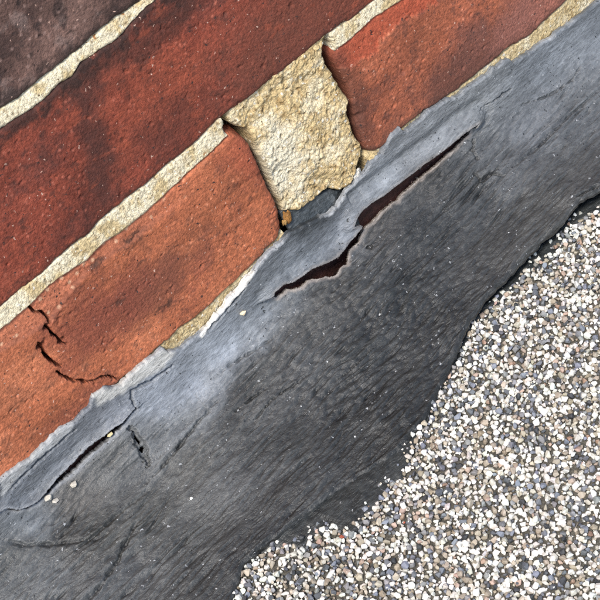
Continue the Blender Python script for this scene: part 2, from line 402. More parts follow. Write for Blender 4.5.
def dispC(x, z, dl, dr, db, dt):
    h = _dC(x, z); n4 = fbm(x, z, 3.5, 4, 38, 0.6, ax=1.8)
    st = sstep(-0.9, 0.5, z-fband(x)+1.8*n4)*sstep(32, -10, x-band[-1, 0])
    h = h-1.3*st+0.5*st*fbm(x, z, 5, 4, 37, 0.65)
    return h+cracks(x, z)[0]
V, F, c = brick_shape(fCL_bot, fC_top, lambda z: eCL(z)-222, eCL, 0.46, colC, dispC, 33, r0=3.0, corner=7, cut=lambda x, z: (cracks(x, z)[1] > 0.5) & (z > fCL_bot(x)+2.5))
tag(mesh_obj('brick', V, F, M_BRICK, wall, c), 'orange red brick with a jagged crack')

# row C right: brown red with a bright orange chipped arris
_d = base_col([(147, 82, 61), (166, 96, 72), (120, 70, 58), (84, 54, 48)], 41, 0.45)
hot = W([(329, 48), (338, 70), (348, 67), (357, 64), (368, 57), (377, 50), (384, 36), (400, 22), (436, 2), (436, -30), (380, -30)])
def colD(x, z, dl, dr, db, dt, d):
    c = _d(x, z, dl, dr, db, dt, d); n = fbm(x, z, 12, 4, 49, 0.6); n4 = fbm(x, z, 4, 4, 48, 0.6)
    q, _t = seg_dist(x, z, hot, True); q = np.where(inside(x, z, hot), -q, q)
    c = mixc(c, lin(156, 72, 52), 0.85*sstep(1.6, -1.0, q+5*n4)*sstep(-0.5, 0.1, n4+0.2))
    gx = W([(470, 70)])[0]; c = mixc(c, lin(92, 58, 52), 0.85*sstep(40, 10, np.hypot((x-gx[0])*0.6, (z-gx[1])*1.4)+16*n))
    gx = W([(540, 10)])[0]; c = mixc(c, lin(140, 90, 82), 0.8*sstep(40, 10, np.hypot((x-gx[0])*0.7, (z-gx[1])*1.4)+14*n))
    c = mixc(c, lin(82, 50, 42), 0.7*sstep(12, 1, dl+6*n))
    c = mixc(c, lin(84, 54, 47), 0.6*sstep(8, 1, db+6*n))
    return c*np.array([1.12, 1.14, 1.02])
_dD = base_disp(42, 1.0, 0.2)
def dispD(x, z, dl, dr, db, dt):
    n4 = fbm(x, z, 4, 4, 48, 0.6)
    q, _t = seg_dist(x, z, hot, True); q = np.where(inside(x, z, hot), -q, q)
    return _dD(x, z)-0.8*sstep(1.2, -0.6, q+5*n4)
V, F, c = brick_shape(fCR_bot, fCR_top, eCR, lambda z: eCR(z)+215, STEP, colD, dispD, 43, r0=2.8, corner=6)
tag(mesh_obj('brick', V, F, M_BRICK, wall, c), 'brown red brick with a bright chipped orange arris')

# row D: behind the flashing, seen through the tear
zD1 = zC0-17
for x0, s in ((-72.0, 51), (-72.0+225, 52), (-72.0-225, 53)):
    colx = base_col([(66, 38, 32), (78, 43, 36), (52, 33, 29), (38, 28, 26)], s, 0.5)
    V, F, c = brick_shape(lambda x: x*0+zD1-66, lambda x: x*0+zD1, x0, x0+215, 1.6, colx, base_disp(s), s)
    mesh_obj('brick', V, F, M_BRICK, wall, c)

# the rest of the wall, outside the picture: three coarse bricks, shared by copies
protos = []
for k, cols in enumerate(([(128, 64, 48), (148, 74, 54), (102, 55, 46), (66, 42, 38)], [(160, 86, 62), (178, 100, 72), (142, 74, 58), (100, 60, 50)], [(100, 74, 66), (122, 92, 82), (76, 54, 48), (54, 42, 38)])):
    V, F, c = brick_shape(lambda x: x*0-33+0*x, lambda x: x*0+33, -107.0, 107.0, 4.0, base_col(cols, 60+k, 0.5), base_disp(60+k), 60+k)
    o = mesh_obj('brick', V, F, M_BRICK, wall, c); protos.append(o.data); bpy.data.objects.remove(o)
def wall_brick(x, z, k):
    o = bpy.data.objects.new('brick', protos[k % 3]); C.objects.link(o); o.parent = wall; o.location = (x*MM, 0, z*MM)
rr = random.Random(3)
zrow = {0: zD1-33, 1: 0.5*(zC0+zB0-joint), 2: 0.5*(zB0+zA0-joint), 3: zA0+(pitch-joint)/2}
for k in range(4, 8): zrow[k] = zrow[3]+pitch*(k-3)
taken = {0: (-297, 368), 1: (xCL-222, xCR+215), 2: (-158, 118), 3: (-165, 58)}
for k, z in zrow.items():
    a, b = taken.get(k, (-112*(k % 2), -112*(k % 2)))
    x = b+joint+107
    while x < 900: wall_brick(x, z, rr.randrange(3)); x += 224
    x = a-joint-107
    while x > -900: wall_brick(x, z, rr.randrange(3)); x -= 224

# ------------------------------------------------------------------ mortar
MC = dict(body=lin(208, 186, 142), light=lin(232, 219, 188), dark=lin(164, 136, 92), grit=lin(112, 92, 62))
def mortar_col(x, z, seed, bright=0.0):
    n1 = fbm(x, z, 14, 4, seed, 0.6); n2 = fbm(x, z, 4, 4, seed+1, 0.65)
    c = mixc(np.broadcast_to(MC['body'], x.shape+(3,)), MC['light'], sstep(-0.05, 0.35, n1+0.3*n2+bright))
    c = mixc(c, MC['dark'], 0.8*sstep(0.05, 0.4, n2-0.3*n1-bright*0.5))
    d, i = worley(x, z, 2.1, seed+5); c = mixc(c, MC['grit'], 0.7*(i < 0.12)*sstep(0.35, 0.2, d))
    c = mixc(c, MC['light'], 0.7*(i > 0.85)*sstep(0.4, 0.2, d))
    return c
def mortar_h(x, z, seed, a=1.0):
    d, i = worley(x, z, 1.9, seed+5); d2, i2 = worley(x, z, 3.7, seed+7)
    return a*(0.9*fbm(x, z, 9, 5, seed+2, 0.66)+0.35*(i-0.3)*sstep(0.6, 0.1, d)+0.45*i2*sstep(0.5, 0.15, d2))
def bed_joint(lo, hi, x0, x1, seed, y_lo, y_hi, over=1.1, step=0.5, bright=0.0, name='bed_joint', endr=0.0, end0=None, end1=None):
    nu = int((x1-x0)/step)+2; x = np.linspace(x0, x1, nu)
    th = float(np.mean(hi(x)-lo(x)))+2*over; nv = max(int(th/step)+2, 6); v = np.linspace(0, 1, nv)
    X, Vv = np.meshgrid(x, v, indexing='ij')
    if end0 is not None: X = X+0.0
    Z = lo(X)-over+(hi(X)-lo(X)+2*over)*Vv
    Z = Z+0.5*fbm(X, X*0+seed, 5, 3, seed+11, 0.6)*(2*np.abs(Vv-0.5))**2
    y = y_lo+(y_hi-y_lo)*Vv-mortar_h(X, Z, seed, 0.8)
    e = np.minimum(Vv, 1-Vv)*th; y = y+1.6*sstep(1.5, 0.0, e)
    if endr: y = y+4*sstep(1.4, 0, np.minimum(X-x0, x1-X)+4*fbm(X, Z, 5, 4, seed+3, 0.65))
    P = np.c_[X.ravel(), y.ravel(), Z.ravel()]
    def back(vs):
        q = P[vs].copy(); q[:, 1] = 40; return q
    V, F, c = skirt(P, grid_faces(nu, nv), mortar_col(X, Z, seed, bright).reshape(-1, 3), [back])
    return mesh_obj(name, V, F, M_MORTAR, wall, c)
bed_joint(fB_top, fA_bot, -260, 160, 71, 0.0, 1.0, bright=0.28)
xg0 = W([(226, 126)])[0, 0]; xg1 = W([(334, 44)])[0, 0]
bed_joint(fC_top, fB_bot, -260, xg0, 72, 0.0, 0.6, bright=0.28, endr=1)
bed_joint(fCR_top, fB_bot, xg1, 260, 73, 0.0, 0.6, bright=0.28, endr=1)
fl3 = lambda x: np.where(x < (xCL+xCR)/2, fCL_bot(x), fCR_bot(x))
bed_joint(lambda x: fl3(x)-18, fl3, -260, xCL-1, 74, 1.8, 1.5)
bed_joint(lambda x: fl3(x)-18, fl3, xCR-2, 260, 75, 1.6, 1.2, endr=1)
# joints of the wall outside the picture: rough slabs behind the coarse bricks
for k in sorted(zrow):
    for (x0, x1) in ((-1000, -262), (262, 1000)) if k < 4 else ((-1000, 1000),):
        bed_joint(lambda x: x*0+zrow[k]-50, lambda x: x*0+zrow[k]+32, x0, x1, 80+k, 4.0, 4.0, step=7.0)
# backing of the perpend joints inside the picture
bed_joint(lambda x: x*0+zD1-70, lambda x: x*0+zA0+pitch, -262, 262, 79, 26.0, 26.0, step=6.0, name='mortar_core')

# wide crumbling patch of mortar in the perpend
pl = W([(225, 110), (229, 118), (233, 127), (243, 134), (251, 136), (256, 146), (262, 161), (268, 174), (275, 189), (281, 203), (286, 214), (291, 224)])
pr = W([(330, 34), (328, 44), (324, 55), (327, 66), (335, 77), (343, 92), (352, 105), (350, 115), (354, 130), (361, 146), (368, 155), (362, 170), (350, 192)])
pb = W([(286, 214), (300, 212), (318, 202), (330, 190), (342, 192), (350, 186), (362, 170)])
fpl, fpr, fpb = fun(pl, 1), fun(pr, 1), fun(pb)
z0p = float(pb[:, 1].min())-2; z1p = float(fB_bot((xCL+xCR)/2))
nu, nv = 190, 190
u, v = np.meshgrid(np.linspace(0, 1, nu), np.linspace(0, 1, nv), indexing='ij')
zn = z0p+(z1p-z0p)*v
jl = 0.7*fbm(zn, zn*0+2, 5, 4, 91, 0.65); jr = 0.9*fbm(zn, zn*0+6, 5, 4, 92, 0.65)
X = fpl(zn)+jl+(fpr(zn)+jr-fpl(zn)-jl)*u
Z = fpb(X)+(fB_bot(X)+1.0-fpb(X))*v
el = (X-fpl(zn)-jl); er = fpr(zn)+jr-X; eb = Z-fpb(X)
h = 1.7*mortar_h(X, Z, 93)+1.1*fbm(X, Z, 22, 3, 94)
r = 2.2+3.0*fbm(X, Z, 7, 4, 95, 0.65)
e = np.minimum(np.minimum(el, er), eb); t = np.clip(1-e/np.clip(r, 0.8, 5), 0, 1)
y = 0.2-h+3.0*(1-np.sqrt(1-t*t))+1.8*sstep(-0.2, 0.35, fbm(X, Z, 30, 2, 97))
pd_, pi_ = worley(X+fbm(X, Z, 3, 2, 99), Z, 4.2, 100); pit_ = (pi_ < 0.22)*sstep(0.32, 0.1, pd_); y = y+0.8*pit_
P = np.c_[X.ravel(), y.ravel(), Z.ravel()]
cc = mortar_col(X, Z, 96, 0.03)*np.array([1.0, 0.97, 0.92])
ng = fbm(X, Z, 10, 4, 98, 0.6)
gx = W([(280, 165)])[0]; cc = mixc(cc, lin(234, 224, 198), 0.9*sstep(20, 6, np.hypot(X-gx[0], (Z-gx[1])*0.7)+12*ng))
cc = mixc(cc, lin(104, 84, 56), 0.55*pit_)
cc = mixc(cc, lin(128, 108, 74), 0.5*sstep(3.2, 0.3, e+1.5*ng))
def bk(y1):
    def f(vs):
        q = P[vs].copy(); q[:, 1] = np.maximum(q[:, 1]+0.3, y1); return q
    return f
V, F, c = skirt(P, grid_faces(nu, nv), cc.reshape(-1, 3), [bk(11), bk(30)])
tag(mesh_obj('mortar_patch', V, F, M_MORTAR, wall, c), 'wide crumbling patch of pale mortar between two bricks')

for px, sz, cl in (((289, 218), (2.0, 1.2, 3.4), (158, 112, 62)), ((286, 223), (1.4, 1.0, 1.5), (176, 138, 84)), ((374, 158), (2.6, 1.6, 2.0), (196, 176, 132)), ((358, 176), (2.6, 1.2, 3.0), (222, 216, 204))):
    q = W([px])[0]; bm = bmesh.new(); bmesh.ops.create_icosphere(bm, subdivisions=3, radius=1.0)
    A = np.array([v_.co[:] for v_ in bm.verts]); Fi = np.array([[v_.index for v_ in f.verts] for f in bm.faces]); bm.free()
    A = A*(1+0.9*fbm(A[:, 0]*3+px[0], A[:, 1]*3+A[:, 2]*2, 2, 3, px[1], 0.6))[:, None]*np.array(sz)+np.array([q[0], 1.0, q[1]])
    mesh_obj('mortar_crumb', A, Fi, M_MORTAR, wall, np.broadcast_to(lin(*cl), A.shape))

# ------------------------------------------------------------------ the flashing
prof = np.array([(-1.8, 100), (-1.9, 80), (-2.1, 66), (-2.8, 54), (-4.6, 44), (-9.5, 36), (-22, 26.5), (-38, 17.5), (-56, 10.2), (-75, 5.8), (-95, 3.8), (-140, 2.8), (-190, 2.5)], float)
def catmull(p, n=40):
    p = np.vstack([2*p[0]-p[1], p, 2*p[-1]-p[-2]]); out = []
    for i in range(1, len(p)-2):
        t = np.linspace(0, 1, n, endpoint=False)[:, None]
        a, b, c_, d_ = p[i-1], p[i], p[i+1], p[i+2]
        out.append(0.5*(2*b+(c_-a)*t+(2*a-5*b+4*c_-d_)*t**2+(3*b-3*c_+d_-a)*t**3))
    return np.vstack(out+[p[-2:-1]])
PC = catmull(prof); PS = np.r_[0, np.cumsum(np.hypot(*np.diff(PC, axis=0).T))]
PT = np.gradient(PC, axis=0); PT /= np.hypot(PT[:, 0], PT[:, 1])[:, None]
def Yp(z): return np.interp(z, PC[::-1, 1], -PC[::-1, 0])
def on_sheet(p):
    """pixel -> (x, s) on the flashing's profile surface"""
    d = ray(p); out = []
    for k in d:
        lo, hi = DIST*0.6, DIST*1.5
        for _ in range(50):
            mid = 0.5*(lo+hi); P_ = CAM+mid*k
            if P_[2] < PC[-1, 1] or -P_[1] < Yp(P_[2]): hi = mid
            else: lo = mid
        P_ = CAM+lo*k
        out.append((P_[0], np.interp(-P_[2], -PC[:, 1], PS)))
    return np.array(out)

top_px = [(-40, 515), (3, 478), (17, 467), (33, 455), (53, 437), (67, 425), (77, 421), (88, 407), (94, 396), (105, 389), (118, 388), (127, 380), (140, 367), (152, 358), (163, 349),
          (168, 352), (176, 350), (186, 345), (200, 334), (213, 320), (230, 299), (245, 283), (255, 271), (267, 257), (283, 241), (291, 232), (300, 229), (312, 223), (322, 217),
          (332, 212), (339, 206), (345, 196), (352, 187), (362, 176), (371, 164), (383, 153), (390, 138), (398, 130), (402, 127), (404, 133), (423, 118), (437, 106), (460, 95), (483, 78), (500, 64), (510, 59), (515, 62), (527, 55),
          (537, 48), (550, 39), (560, 32), (587, 12), (597, 3), (640, -28)]
bot_px = [(640, 165), (600, 195), (580, 206), (557, 232), (543, 243), (530, 255), (517, 270), (503, 283), (487, 300), (470, 323), (457, 350), (440, 385), (425, 415), (408, 438), (387, 457), (357, 474),
          (333, 490), (300, 517), (273, 537), (243, 563), (233, 590), (222, 620)]
top_s = rough_line(on_sheet(top_px), 2.3, 0.5, 3); bot_s = rough_line(on_sheet(bot_px), 1.2, 0.8, 9)
ftop, fbot = fun(top_s), fun(bot_s)
S_ = on_sheet
tear = np.vstack([rough_line(S_([(271, 298), (273, 291), (281, 283), (290, 281), (300, 274), (310, 267), (322, 263), (335, 256), (342, 248), (350, 238), (357, 230), (359, 226), (350, 225), (354, 214), (367, 202), (380, 194), (400, 179),
            (420, 163), (440, 148), (460, 132), (475, 122)]), 0.7, 0.6, 21),
         rough_line(S_([(471, 134), (458, 147), (438, 165), (421, 180), (401, 199), (391, 207), (376, 220), (364, 233), (359, 242), (352, 250), (348, 262), (340, 268), (337, 275), (324, 278), (312, 280), (299, 288), (288, 291), (279, 298)]), 1.3, 0.6, 22)])
slit_mid = S_([(135, 409), (125, 418), (112, 432), (100, 442), (87, 453), (75, 466), (62, 478), (54, 487), (42, 499), (30, 507), (20, 511), (7, 507), (-30, 530)])
slit_mid = rough_line(slit_mid, 1.3, 0.8, 61)
slit2 = S_([(131, 428), (134, 431), (139, 442), (143, 449), (148, 463)])
slit3 = S_([(172, 366), (150, 382), (141, 386), (132, 391), (131, 398), (135, 409)])
creases = [(S_([(78, 427), (62, 441), (45, 456), (28, 471), (8, 492)]), 1.1, 1.1), (S_([(250, 283), (238, 298), (220, 318), (203, 336)]), 0.9, 0.8), (S_([(140, 487), (160, 468), (178, 447), (197, 423), (220, 397)]), 1.2, 0.9), (S_([(0, 540), (25, 545), (50, 544), (75, 542), (97, 538)]), 1.8, 0.6),
           (S_([(137, 520), (130, 535), (122, 550), (117, 563), (100, 587), (85, 605)]), 1.5, 0.9), (S_([(255, 418), (272, 398), (290, 387), (308, 374)]), 0.8, 0.8),
           (S_([(478, 112), (490, 103), (503, 93), (512, 88)]), 0.9, 0.9), (S_([(520, 106), (550, 95), (572, 80), (580, 66)]), 0.9, 0.6), (S_([(575, 203), (600, 190)]), 1.5, 1.2),
           (S_([(476, 138), (473, 150), (478, 160)]), 1.4, 1.2), (S_([(474, 172), (482, 180), (492, 172), (505, 176)]), 1.5, 1.0),
           (S_([(366, 248), (374, 245)]), 1.0, 0.9), (S_([(232, 412), (250, 398), (267, 387)]), 0.7, 0.6), (S_([(60, 560), (90, 540), (120, 512), (150, 487)]), 1.5, 0.5),
           (S_([(220, 372), (235, 362), (255, 350), (275, 335)]), 1.1, 0.6), (S_([(600, 88), (570, 115), (540, 145), (510, 170)]), 1.3, 0.5)]
flashing = empty('flashing', (0, -0.03, 0))
tag(flashing, 'torn grey sheet flashing sloping from brick wall down to stone chippings', 'flashing')
flashing_inv = np.array([0, -30.0, 0])

xs = np.concatenate([-np.geomspace(600, 190, 40)[:-1], np.arange(-190, 205, 0.42), np.geomspace(205, 600, 40)])
nu = len(xs); nv = 300
u, v = np.meshgrid(xs, np.linspace(0, 1, nv), indexing='ij')
st, sb = ftop(u), fbot(u)
sp = st+(sb-st)*v
xx = u.copy()
py_ = np.interp(sp, PS, PC[:, 0]); pz_ = np.interp(sp, PS, PC[:, 1]); ty = np.interp(sp, PS, PT[:, 0]); tz = np.interp(sp, PS, PT[:, 1])
ny_, nz_ = tz, -ty                                        # outward normal in the (y, z) plane
flip = np.where(ny_*-1+nz_ < 0, -1, 1); ny_ = ny_*flip; nz_ = nz_*flip
de_b = sb-sp; de_t = sp-st
in_tear = inside(xx, sp, tear); dtear, _t = seg_dist(xx, sp, tear, True)
dtear = np.where(in_tear, -dtear, dtear)
cx_t, cs_t = tear[:, 0].mean(), tear[:, 1].mean()
tmid = fun(S_([(240, 318), (272, 296), (300, 279), (345, 252), (400, 189), (440, 156), (472, 129), (500, 105)]))
above_t = sp < tmid(xx)
smid = fun(slit_mid); 
dsl, tsl = seg_dist(xx, sp, slit_mid); ab_s = sp < smid(xx)
h = np.zeros(xx.shape)
h += 3.2*fbm(xx, sp, 60, 2, 111, ax=1.5)*sstep(2, 25, de_t)
h += 1.3*fbm(xx, sp, 22, 2, 112, ax=1.8)*sstep(2, 14, de_t)
# fine wrinkles lying along the sheet: warped and stretched
wx = xx+6*fbm(xx, sp, 30, 2, 113); ws = sp+3.2*fbm(xx, sp, 40, 2, 114)+0.10*xx
wr = 1-np.abs(fbm(wx, ws, 5.0, 3, 115, 0.55, ax=4.5))*3.2
wr2 = fbm(wx, ws, 2.4, 2, 116, 0.5, ax=9.0)
lines = sstep(0.80, 0.97, 1-np.abs(fbm(wx, ws, 4.6, 2, 122, 0.5, ax=11.0))*2.2)*sstep(-0.1, 0.3, fbm(xx, sp, 14, 3, 123, ax=2))
zone = sstep(16, 34, de_t)*(0.45+0.55*sstep(-0.25, 0.25, fbm(xx, sp, 45, 2, 117)))
h += zone*(0.5*wr+0.7*wr2-1.1*lines)
h += 0.12*fbm(xx, sp, 1.8, 2, 118, 0.65, ax=2.5)+0.25*fbm(xx, sp, 6, 3, 119, ax=2)
# scaly pattern in the dark middle
q1, i1 = worley(wx/2.0, ws, 2.6, 121)
gxm = S_([(385, 330)])[0]; mid_w = sstep(75, 20, np.hypot((xx-gxm[0])*0.75, (sp-gxm[1])))
h += mid_w*0.38*sstep(0.75, 0.1, q1)
cr_ = np.zeros(xx.shape)
for p, wd, dp in creases:
    q, t = seg_dist(xx, sp, p)
    tp = np.sqrt(np.clip(np.sin(np.pi*t), 0, 1))
    q = q+1.6*fbm(xx, sp, 4, 4, 131, 0.65)+0.2
    cr_ = np.maximum(cr_, tp*sstep(wd, 0, q)); h -= tp*(dp*2.6*sstep(wd, 0, q)-dp*0.3*sstep(wd*5, wd, q))
# the torn strip: lip curling out above the tear, lower edge standing a little proud
h += np.where(above_t, 3.0*sstep(8, 0, dtear), -1.6*sstep(12, 0, dtear))
h -= np.where(above_t & (xx > cx_t-10), 1.6*sstep(5, 0, np.abs(dtear-9)), 0)
# the slit at the lower left: upper sheet laps over, gap below
gap = 3.0*np.interp(tsl, [0, .06, .14, .3, .45, .6, .7, .8, 1], [0.2, .5, .75, 1.0, .8, .3, .22, .2, .15])
gq = dsl+0.9*fbm(xx, sp, 4, 4, 141, 0.65)
open_s = sstep(gap, gap*0.55, gq)
h += np.where(ab_s, 2.6*sstep(7, 0, dsl), -1.2*sstep(7, 0, dsl))*np.interp(tsl, [0, .1, .7, 1], [0.3, 1, .8, .3])
h -= 1.2*open_s
cut2 = np.zeros(xx.shape)
for p, wd, dp, am in ((slit2, 3.0, 3.6, 3.4), (slit3, 1.3, 3.2, 1.2)):
    q, t = seg_dist(xx, sp, p); q = q+am*fbm(xx, sp, 3, 4, 142, 0.7); tp = 0.35+0.65*np.sin(np.pi*np.clip(t, 0.05, 0.95))
    h -= 0.8*dp*sstep(wd*tp, wd*tp*0.3, q); cut2 = np.maximum(cut2, sstep(wd*tp, wd*tp*0.1, q+0.35*wd))
# free lower edge lifts off the roof on the right, dies into bitumen on the left
pxr = S_([(470, 323)])[0][0]
lift = sstep(pxr-25, pxr+15, xx)
h += lift*(5.2*sstep(26, 0, de_b)*(0.7+0.5*fbm(xx, xx*0, 25, 2, 151)))
h -= (1-lift)*1.9*sstep(16, 0, de_b)
h -= 1.4*sstep(1.6, 0, de_b)
h -= 0.7*sstep(1.2, 0, de_t)
X = xx; Y = py_+ny_*h; Zz = pz_+nz_*h
Y = np.minimum(Y, -0.6)
PV = np.c_[X.ravel(), Y.ravel(), Zz.ravel()]
NV = np.c_[np.zeros(X.size), ny_.ravel(), nz_.ravel()]

# colour: patina, with sky sheen painted in, differs over the sheet (blue grey at the wall, charcoal in the middle), control points in the photograph
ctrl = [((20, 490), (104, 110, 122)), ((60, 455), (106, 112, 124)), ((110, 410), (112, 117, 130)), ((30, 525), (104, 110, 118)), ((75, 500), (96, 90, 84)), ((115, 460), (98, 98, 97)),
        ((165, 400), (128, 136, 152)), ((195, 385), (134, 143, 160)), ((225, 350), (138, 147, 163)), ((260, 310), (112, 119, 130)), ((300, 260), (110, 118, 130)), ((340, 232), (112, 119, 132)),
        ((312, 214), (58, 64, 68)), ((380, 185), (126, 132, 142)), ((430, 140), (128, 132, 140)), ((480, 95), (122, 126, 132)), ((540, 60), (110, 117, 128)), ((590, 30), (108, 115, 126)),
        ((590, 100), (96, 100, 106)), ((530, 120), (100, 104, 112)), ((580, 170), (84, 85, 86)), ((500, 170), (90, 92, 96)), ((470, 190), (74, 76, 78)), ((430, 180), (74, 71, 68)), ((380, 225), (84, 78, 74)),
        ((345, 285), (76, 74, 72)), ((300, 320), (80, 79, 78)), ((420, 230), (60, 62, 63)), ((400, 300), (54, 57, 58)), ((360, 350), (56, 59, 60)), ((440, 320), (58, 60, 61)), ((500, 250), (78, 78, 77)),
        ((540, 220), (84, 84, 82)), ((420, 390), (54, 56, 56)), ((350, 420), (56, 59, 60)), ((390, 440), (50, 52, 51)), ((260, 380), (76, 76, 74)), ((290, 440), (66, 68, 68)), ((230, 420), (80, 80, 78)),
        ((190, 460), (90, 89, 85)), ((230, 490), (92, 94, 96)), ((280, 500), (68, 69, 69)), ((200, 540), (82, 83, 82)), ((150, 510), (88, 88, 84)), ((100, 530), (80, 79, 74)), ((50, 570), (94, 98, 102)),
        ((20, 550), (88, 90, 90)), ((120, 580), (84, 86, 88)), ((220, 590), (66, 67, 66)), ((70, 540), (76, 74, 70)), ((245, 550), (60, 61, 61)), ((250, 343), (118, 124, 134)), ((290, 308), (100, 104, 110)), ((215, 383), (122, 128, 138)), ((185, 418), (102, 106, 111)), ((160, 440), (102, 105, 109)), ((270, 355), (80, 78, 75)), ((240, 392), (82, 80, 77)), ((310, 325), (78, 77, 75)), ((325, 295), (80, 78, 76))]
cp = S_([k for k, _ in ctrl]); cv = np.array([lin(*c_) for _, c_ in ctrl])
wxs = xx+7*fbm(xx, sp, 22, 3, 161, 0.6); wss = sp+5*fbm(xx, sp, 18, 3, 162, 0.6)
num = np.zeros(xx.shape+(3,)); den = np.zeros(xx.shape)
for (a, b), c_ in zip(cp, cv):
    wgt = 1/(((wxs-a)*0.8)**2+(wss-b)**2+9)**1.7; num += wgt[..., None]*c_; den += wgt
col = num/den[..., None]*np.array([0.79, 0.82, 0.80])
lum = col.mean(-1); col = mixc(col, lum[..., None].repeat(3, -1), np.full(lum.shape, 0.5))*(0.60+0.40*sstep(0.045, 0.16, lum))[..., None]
# the blue grey top and the charcoal body meet along a fold
col = col*np.clip(1+zone*(0.2*(wr-0.45)+0.6*wr2-0.4*lines)+0.12, 0.3, 2.2)[..., None]  # wrinkle shading put into the colour too: dirty valleys darker, worn ridges lighter
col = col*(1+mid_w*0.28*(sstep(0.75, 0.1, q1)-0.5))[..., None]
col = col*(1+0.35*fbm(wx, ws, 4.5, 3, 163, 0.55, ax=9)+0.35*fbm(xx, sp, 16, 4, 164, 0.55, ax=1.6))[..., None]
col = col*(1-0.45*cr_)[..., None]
pale = lin(176, 178, 180)
sliver_px = [(200, 335), (213, 318), (230, 297), (245, 281), (254, 271), (256, 273), (246, 287), (231, 303), (214, 322), (202, 337)]
peel_px = [(0, 496), (2, 476), (17, 465), (33, 453), (53, 435), (67, 423), (77, 419), (68, 434), (50, 449), (30, 464), (14, 481), (3, 497)]
col = mixc(col, pale, 0.55*sstep(1.6, 0.1, de_t+1.5*fbm(xx, sp, 4, 3, 165))*sstep(-0.1, 0.25, fbm(xx, xx*0+5, 22, 3, 168)))
for poly, pcol, pk in ((sliver_px, (216, 212, 204), 0.9), (peel_px, (160, 161, 160), 0.7)):
    pg = S_(poly); qc, _t = seg_dist(xx, sp, pg, True); qc = np.where(inside(xx, sp, pg), -qc, qc)
    col = mixc(col, lin(*pcol), pk*sstep(0.5, -0.7, qc+1.6*fbm(xx, sp, 3.5, 4, 169, 0.65)))
col = mixc(col, lin(150, 140, 132), 0.75*np.where(above_t, 0.4, 1)*sstep(2.0, 0.2, np.abs(dtear)+0.8*fbm(xx, sp, 4, 3, 166))*(den > 0))
col = mixc(col, lin(150, 152, 156), 0.55*sstep(1.8, 0.2, np.abs(dsl-gap)))
crust = S_([(92, 396), (100, 389), (110, 390), (127, 377), (140, 365), (152, 358), (164, 350), (176, 352), (165, 366), (150, 376), (135, 385), (125, 392), (110, 400), (97, 406)])
qc, _t = seg_dist(xx, sp, crust, True); qc = np.where(inside(xx, sp, crust), -qc, qc)
col = mixc(col, lin(186, 184, 178), 0.8*sstep(1.0, -1.5, qc+1.6*fbm(xx, sp, 4, 4, 167, 0.6)))
col = mixc(col, lin(60, 52, 48), 0.5*open_s)

F = grid_faces(nu, nv)
fc_in = (in_tear | (open_s > 0.5) | (cut2 > 0.55)).ravel()[F].sum(1) >= 3
# snap the vertices next to the cut onto the torn outline
F = F[~fc_in]
bverts = np.unique(rim(F)); bx, bs = xx.ravel()[bverts], sp.ravel()[bverts]
near = np.abs(dtear.ravel()[bverts]) < 0.7
used = np.unique(F); remap = np.full(len(PV), -1); remap[used] = np.arange(len(used))
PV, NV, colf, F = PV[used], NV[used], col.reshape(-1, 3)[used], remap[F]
org = PV.copy()
def inward(dist):
    def f(vs): return PV[vs]-NV[vs]*dist
    return f
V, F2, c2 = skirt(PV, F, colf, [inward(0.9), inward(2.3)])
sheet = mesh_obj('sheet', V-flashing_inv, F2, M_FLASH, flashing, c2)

# darker tongue of the sheet tucked into the joint under the mortar patch
tt_ = W([(286, 216), (292, 211), (302, 208), (312, 205), (320, 200), (328, 196), (336, 192), (341, 194), (348, 192)]); ftt = fun(tt_)
u, v = np.meshgrid(np.linspace(tt_[0, 0], tt_[-1, 0], 110), np.linspace(0, 1, 60), indexing='ij')
jt = 0.5*fbm(u, u*0, 4, 4, 181, 0.65); Z = ftt(u)+jt-24*(1-v)
Y = -1.0+4.5*sstep(0.2, 1.0, v)-0.7*fbm(u, Z, 9, 4, 182, 0.6)-0.25*fbm(u, Z, 2, 2, 183)+0.8*np.abs(2*(u-tt_[0, 0])/(tt_[-1, 0]-tt_[0, 0])-1)**3
cc = mixc(np.broadcast_to(lin(62, 67, 70), u.shape+(3,)), lin(92, 96, 98), sstep(0.1, 0.4, fbm(u, Z, 7, 4, 184, 0.6)))  # dark tones carry the shade of the recess, put into the colour
P = np.c_[u.ravel(), Y.ravel(), Z.ravel()]
def tk(vs):
    q = P[vs].copy(); q[:, 1] += 2.2; return q
V, F, c = skirt(P, grid_faces(110, 60), cc.reshape(-1, 3), [tk])
tag(mesh_obj('tucked_flap', V-flashing_inv, F, M_FLASH, flashing, c), 'dark tongue of sheet tucked under the mortar patch')

# bitumen smeared on the roof below the sheet's edge
grav_px = [(660, 165), (600, 212), (593, 214), (577, 221), (560, 236), (547, 254), (527, 271), (513, 285), (497, 301), (477, 318), (467, 332), (460, 353), (447, 371), (433, 397), (427, 420), (413, 441), (407, 458), (400, 477), (387, 484), (380, 498),
           (370, 508), (360, 521), (353, 533), (343, 529), (330, 525), (313, 534), (307, 541), (297, 548), (290, 543), (267, 547), (250, 560), (240, 570), (233, 588), (229, 601), (215, 640)]
gl = on_ground(grav_px, 1.0); o_ = np.argsort(gl[:, 0]); gl = gl[o_]
fgy = lambda x: np.interp(x, gl[:, 0], gl[:, 1])
tx = np.concatenate([-np.geomspace(600, 230, 14)[:-1], np.arange(-230, 240, 0.9), np.geomspace(240, 600, 14)]); tv = np.linspace(0, 1, 90)
u, v = np.meshgrid(tx, tv, indexing='ij')
yb = fgy(u)-2.2; yy = yb+(-18-yb)*v
zz = 0.9+0.7*fbm(u, yy, 14, 4, 171, 0.6)+0.6*fbm(u, yy, 3.5, 3, 172, 0.6)+0.9*sstep(30, 4, yy-yb)*0.3
zz = zz-1.2*sstep(3, 0, yy-yb)
zz = zz+1.0*sstep(2, 16, yy-yb)
